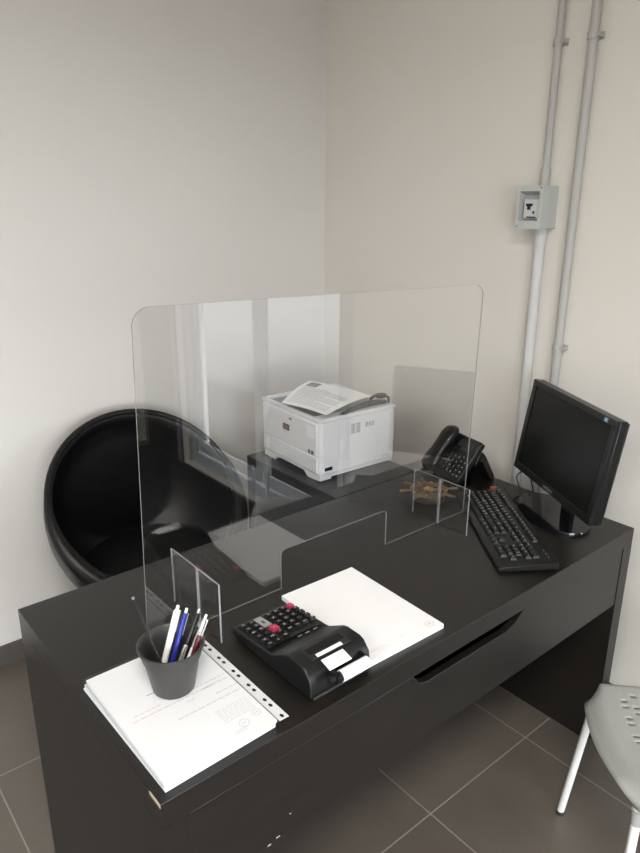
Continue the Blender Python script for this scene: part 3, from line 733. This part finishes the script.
pen('stick', (.122, .178, zb+.002), (.067, .190, .9725), .0022, 'thin black stick leaning left in the pencil cup', ['blk3', 'tray'], 'stick')
pen('ballpoint_pen', (.100, .200, zb+.004), (.163, .220, .905), .0058, 'plain white pen in the pencil cup, left of the blue one', ['white_pl', 'white_pl', 'white_pl'], 'pen')
pen('ballpoint_pen', (.107, .189, zb+.004), (.180, .220, .892), .0050, 'blue ballpoint pen with a pale clip in the pencil cup', ['blue', 'blue', 'white_pl'], 'pen')
pen('ballpoint_pen', (.116, .186, zb+.003), (.199, .207, .890), .0048, 'black-gripped pen with a silver top in the pencil cup', ['silver', 'blk2', 'silver'], 'pen')
pen('ballpoint_pen', (.129, .181, zb+.003), (.2015, .187, .886), .0048, 'white and silver pen leaning right in the pencil cup', ['white_pl', 'silver', 'white_pl'], 'pen')
pen('ballpoint_pen', (.136, .180, zb+.003), (.186, .181, .862), .0046, 'short dark red pen with silver button at the right rim of the cup', ['darkred', 'darkred', 'silver'], 'pen')
pen('ballpoint_pen', (.144, .208, zb), (.202, .214, .855), .0042, 'dark grey pen furthest right in the pencil cup', ['blk2', 'blk3', 'silver'], 'pen')

# ---------------------------------------------------------------- cables and adapter by the phone
t = thing('cable_adapter', (1.385, .402, H), math.radians(-60), 'black cable connector with a reddish plug behind the keyboard', 'connector')
m = MB(); m.box(-.004, .022, -.008, .008, .001, .013); m.build('body', 'blk2', t, bevel=.002)
m = MB(); m.box(-.026, -.004, -.006, .006, .002, .013); m.build('plug', 'pinkred', t, bevel=.002)
m = MB(); m.tube([(-.026, 0, .006), (-.05, .012, .004), (-.075, .03, .0022)], .0018, 8); m.build('lead', 'blk', t, smooth=True)
def cable(name, pts, r, label):
    b = V(pts[0]); t = thing(name, b, 0, label, 'cable')
    # smooth the polyline with Catmull-Rom
    P = [V(p)-b for p in pts]; out = []
    for i in range(len(P)-1):
        p0, p1, p2, p3 = P[max(i-1, 0)], P[i], P[i+1], P[min(i+2, len(P)-1)]
        for k in range(8):
            u = k/8; out.append(.5*((2*p1)+(-p0+p2)*u+(2*p0-5*p1+4*p2-p3)*u*u+(-p0+3*p1-3*p2+p3)*u**3))
    out.append(P[-1]); MB().tube(out, r, 8).build('sheath', 'blk', t, smooth=True)
cable('power_cable', [(1.480, .352, .775), (1.490, .352, .745), (1.505, .35, .70), (1.520, .33, .5), (1.53, .3, .2), (1.53, .25, .01)], .0025, 'black power cable dropping behind the right edge of the long desk')
m = None

# ---------------------------------------------------------------- visitor chair
ang = math.atan2(.723, .69)     # local X along the seat's front edge; the back is on the side away from the desk
t = thing('visitor_chair', (.99, -.23, 0), ang, 'grey perforated plastic chair with white legs at the lower right', 'chair')
# local Y must point to e2 = (.723,-.69): mirror by using -Y
hwc, dp = .195, .37
def seat(s, u):
    x = -hwc+2*hwc*s; y = dp*u
    k = abs(2*s-1)
    bow = -.032*math.cos(PI*(s-.5))
    yy = y + bow*(1-u)**2 - (.005 if u < .01 else 0)
    xx = x*(1-.05*math.sin(PI*u))
    if u < .12: xx *= 1-(.05+.06*k**5)*(1-u/.12)**2
    z = .446 - .012*math.sin(PI*min(1, u*1.1))*math.cos(PI*(s-.5))
    fr = max(0, 1-u/.10); z -= .018*fr**2 + .034*fr**1.3*max(0, (k-.60)/.40)**1.5; yy += .036*fr*max(0, (k-.60)/.40)**2
    br = max(0, (u-.86)/.14); z += -.012*br*max(0, (k-.6)/.4)
    ed = max(0, (k-.90)/.10); z -= .012*ed**2
    return V((xx, -yy, z))
nu, nv = 60, 60; m = MB(); G = [[m.v(seat(i/nu, j/nv)) for j in range(nv+1)] for i in range(nu+1)]
def hole(i, j):
    s, u = (i+.5)/nu, (j+.5)/nv
    if not (.10 < s < .90 and .20 < u < .86): return False
    return (i % 3 == 1) and (j % 4 < 2) and ((i//3 + j//4) % 3 != 2)
for i in range(nu):
    for j in range(nv):
        if not hole(i, j): m.f([G[i][j], G[i+1][j], G[i+1][j+1], G[i][j+1]])
m.build('seat', 'chairpl', t, smooth=True, solid=.007, angle=180, offs=0)
m = MB(); G = []
for i in range(29):
    row = []
    for j in range(25):
        s, u = i/28, j/24; x = (-.175+.35*s)*(1-.12*max(0, u-.7)/.3); y = dp+.012+.06*u+.035*(1-abs(2*s-1)**2)
        row.append(m.v((x, -y, (.62+.19*u))))
    G.append(row)
for i in range(28):
    for j in range(24):
        if False: continue
        m.f([G[i][j], G[i+1][j], G[i+1][j+1], G[i][j+1]])
m.build('backrest', 'chairpl', t, smooth=True, solid=.007, angle=180, offs=0)
for sx_, y, foot in ((.168, -.020, (.199, .013)), (-.156, -.012, (-.190, .010)), (.165, -.345, (.195, -.40)), (-.165, -.345, (-.195, -.40))):
    topz = .398
    m = MB(); m.tube([(foot[0], foot[1], .010), (sx_, y, topz)], .0098, 16); lg = m.build('leg', 'legw', t, smooth=True)
    m = MB(); m.tube([(foot[0], foot[1], 0), (foot[0]*.999, foot[1], .012)], .0108, 16); m.build('foot_cap', 'rubber', lg, smooth=True)
    m = MB(); d = V((sx_-foot[0], y-foot[1], topz)); dn = d.normalized(); tp = V((sx_, y, topz)); m.tube([tp-dn*.034, tp-dn*.018, tp], [.0112, .0125, .014], 18); m.build('socket', 'chairpl', t, smooth=True)
m = MB()
for s_ in (-1, 1): m.tube([(s_*.158, -.03, .402), (s_*.155, -.2, .405), (s_*.158, -.34, .405), (s_*.155, -.385, .44), (s_*.15, -.405, .70)], .008, 10)
m.build('under_frame', 'legw', t, smooth=True)

# ---------------------------------------------------------------- light
w_ = bpy.data.worlds.new('sky'); SC.world = w_; w_.use_nodes = True
bg = w_.node_tree.nodes['Background']; bg.inputs[0].default_value = (.90, .955, 1.0, 1); bg.inputs[1].default_value = 6.6
def area(name, loc_, rot, sx_, sy_, power, col, portal=False):
    l = bpy.data.lights.new(name, 'AREA'); l.shape = 'RECTANGLE'; l.size = sx_; l.size_y = sy_; l.energy = power; l.color = col
    o = bpy.data.objects.new(name, l); C.objects.link(o); o.location = loc_; o.rotation_euler = rot
    if portal: l.cycles.is_portal = True
    return o
area('window_portal', (XW+.12, (wy0+wy1)/2, (wz0+wz1)/2), (0, PI/2, 0), wz1-wz0, wy1-wy0, 1, (1, 1, 1), True)
area('window_portal', ((fx0+fx1)/2, Y0-.13, (fz0+fz1)/2), (PI/2, 0, 0), fx1-fx0, fz1-fz0, 1, (1, 1, 1), True)
for lx, ly in ((-.5, -1.2), (-2.1, -1.2)):
    area('ceiling_lamp_light', (lx, ly, ZC-.04), (0, 0, 0), .56, .56, 14, (1, .955, .89))

# ---------------------------------------------------------------- camera
cam = bpy.data.cameras.new('camera'); co = bpy.data.objects.new('camera', cam); C.objects.link(co); SC.camera = co
yaw, pitch, roll, f = .87657531, .319228132, .00421972366, 686.553596
cy_, sy_, cp_, sp_ = math.cos(yaw), math.sin(yaw), math.cos(pitch), math.sin(pitch)
fw = V((cy_*cp_, sy_*cp_, -sp_)); rt = V((sy_, -cy_, 0)); up = rt.cross(fw)
r2 = rt*math.cos(roll)+up*math.sin(roll); u2 = -rt*math.sin(roll)+up*math.cos(roll)
mw = Matrix((( r2.x, u2.x, -fw.x, -.332992724), (r2.y, u2.y, -fw.y, -.77673953), (r2.z, u2.z, -fw.z, 1.60618601), (0, 0, 0, 1)))
co.matrix_world = mw
cam.sensor_fit = 'VERTICAL'; cam.sensor_height = 24; cam.lens = f*24/853; cam.clip_start = .02
vs = SC.view_settings; vs.view_transform = 'Standard'; vs.look = 'None'; vs.gamma = 1; vs.exposure = 1.42; vs.use_curve_mapping = False
SC.cycles.transparent_max_bounces = 24; SC.cycles.max_bounces = 10
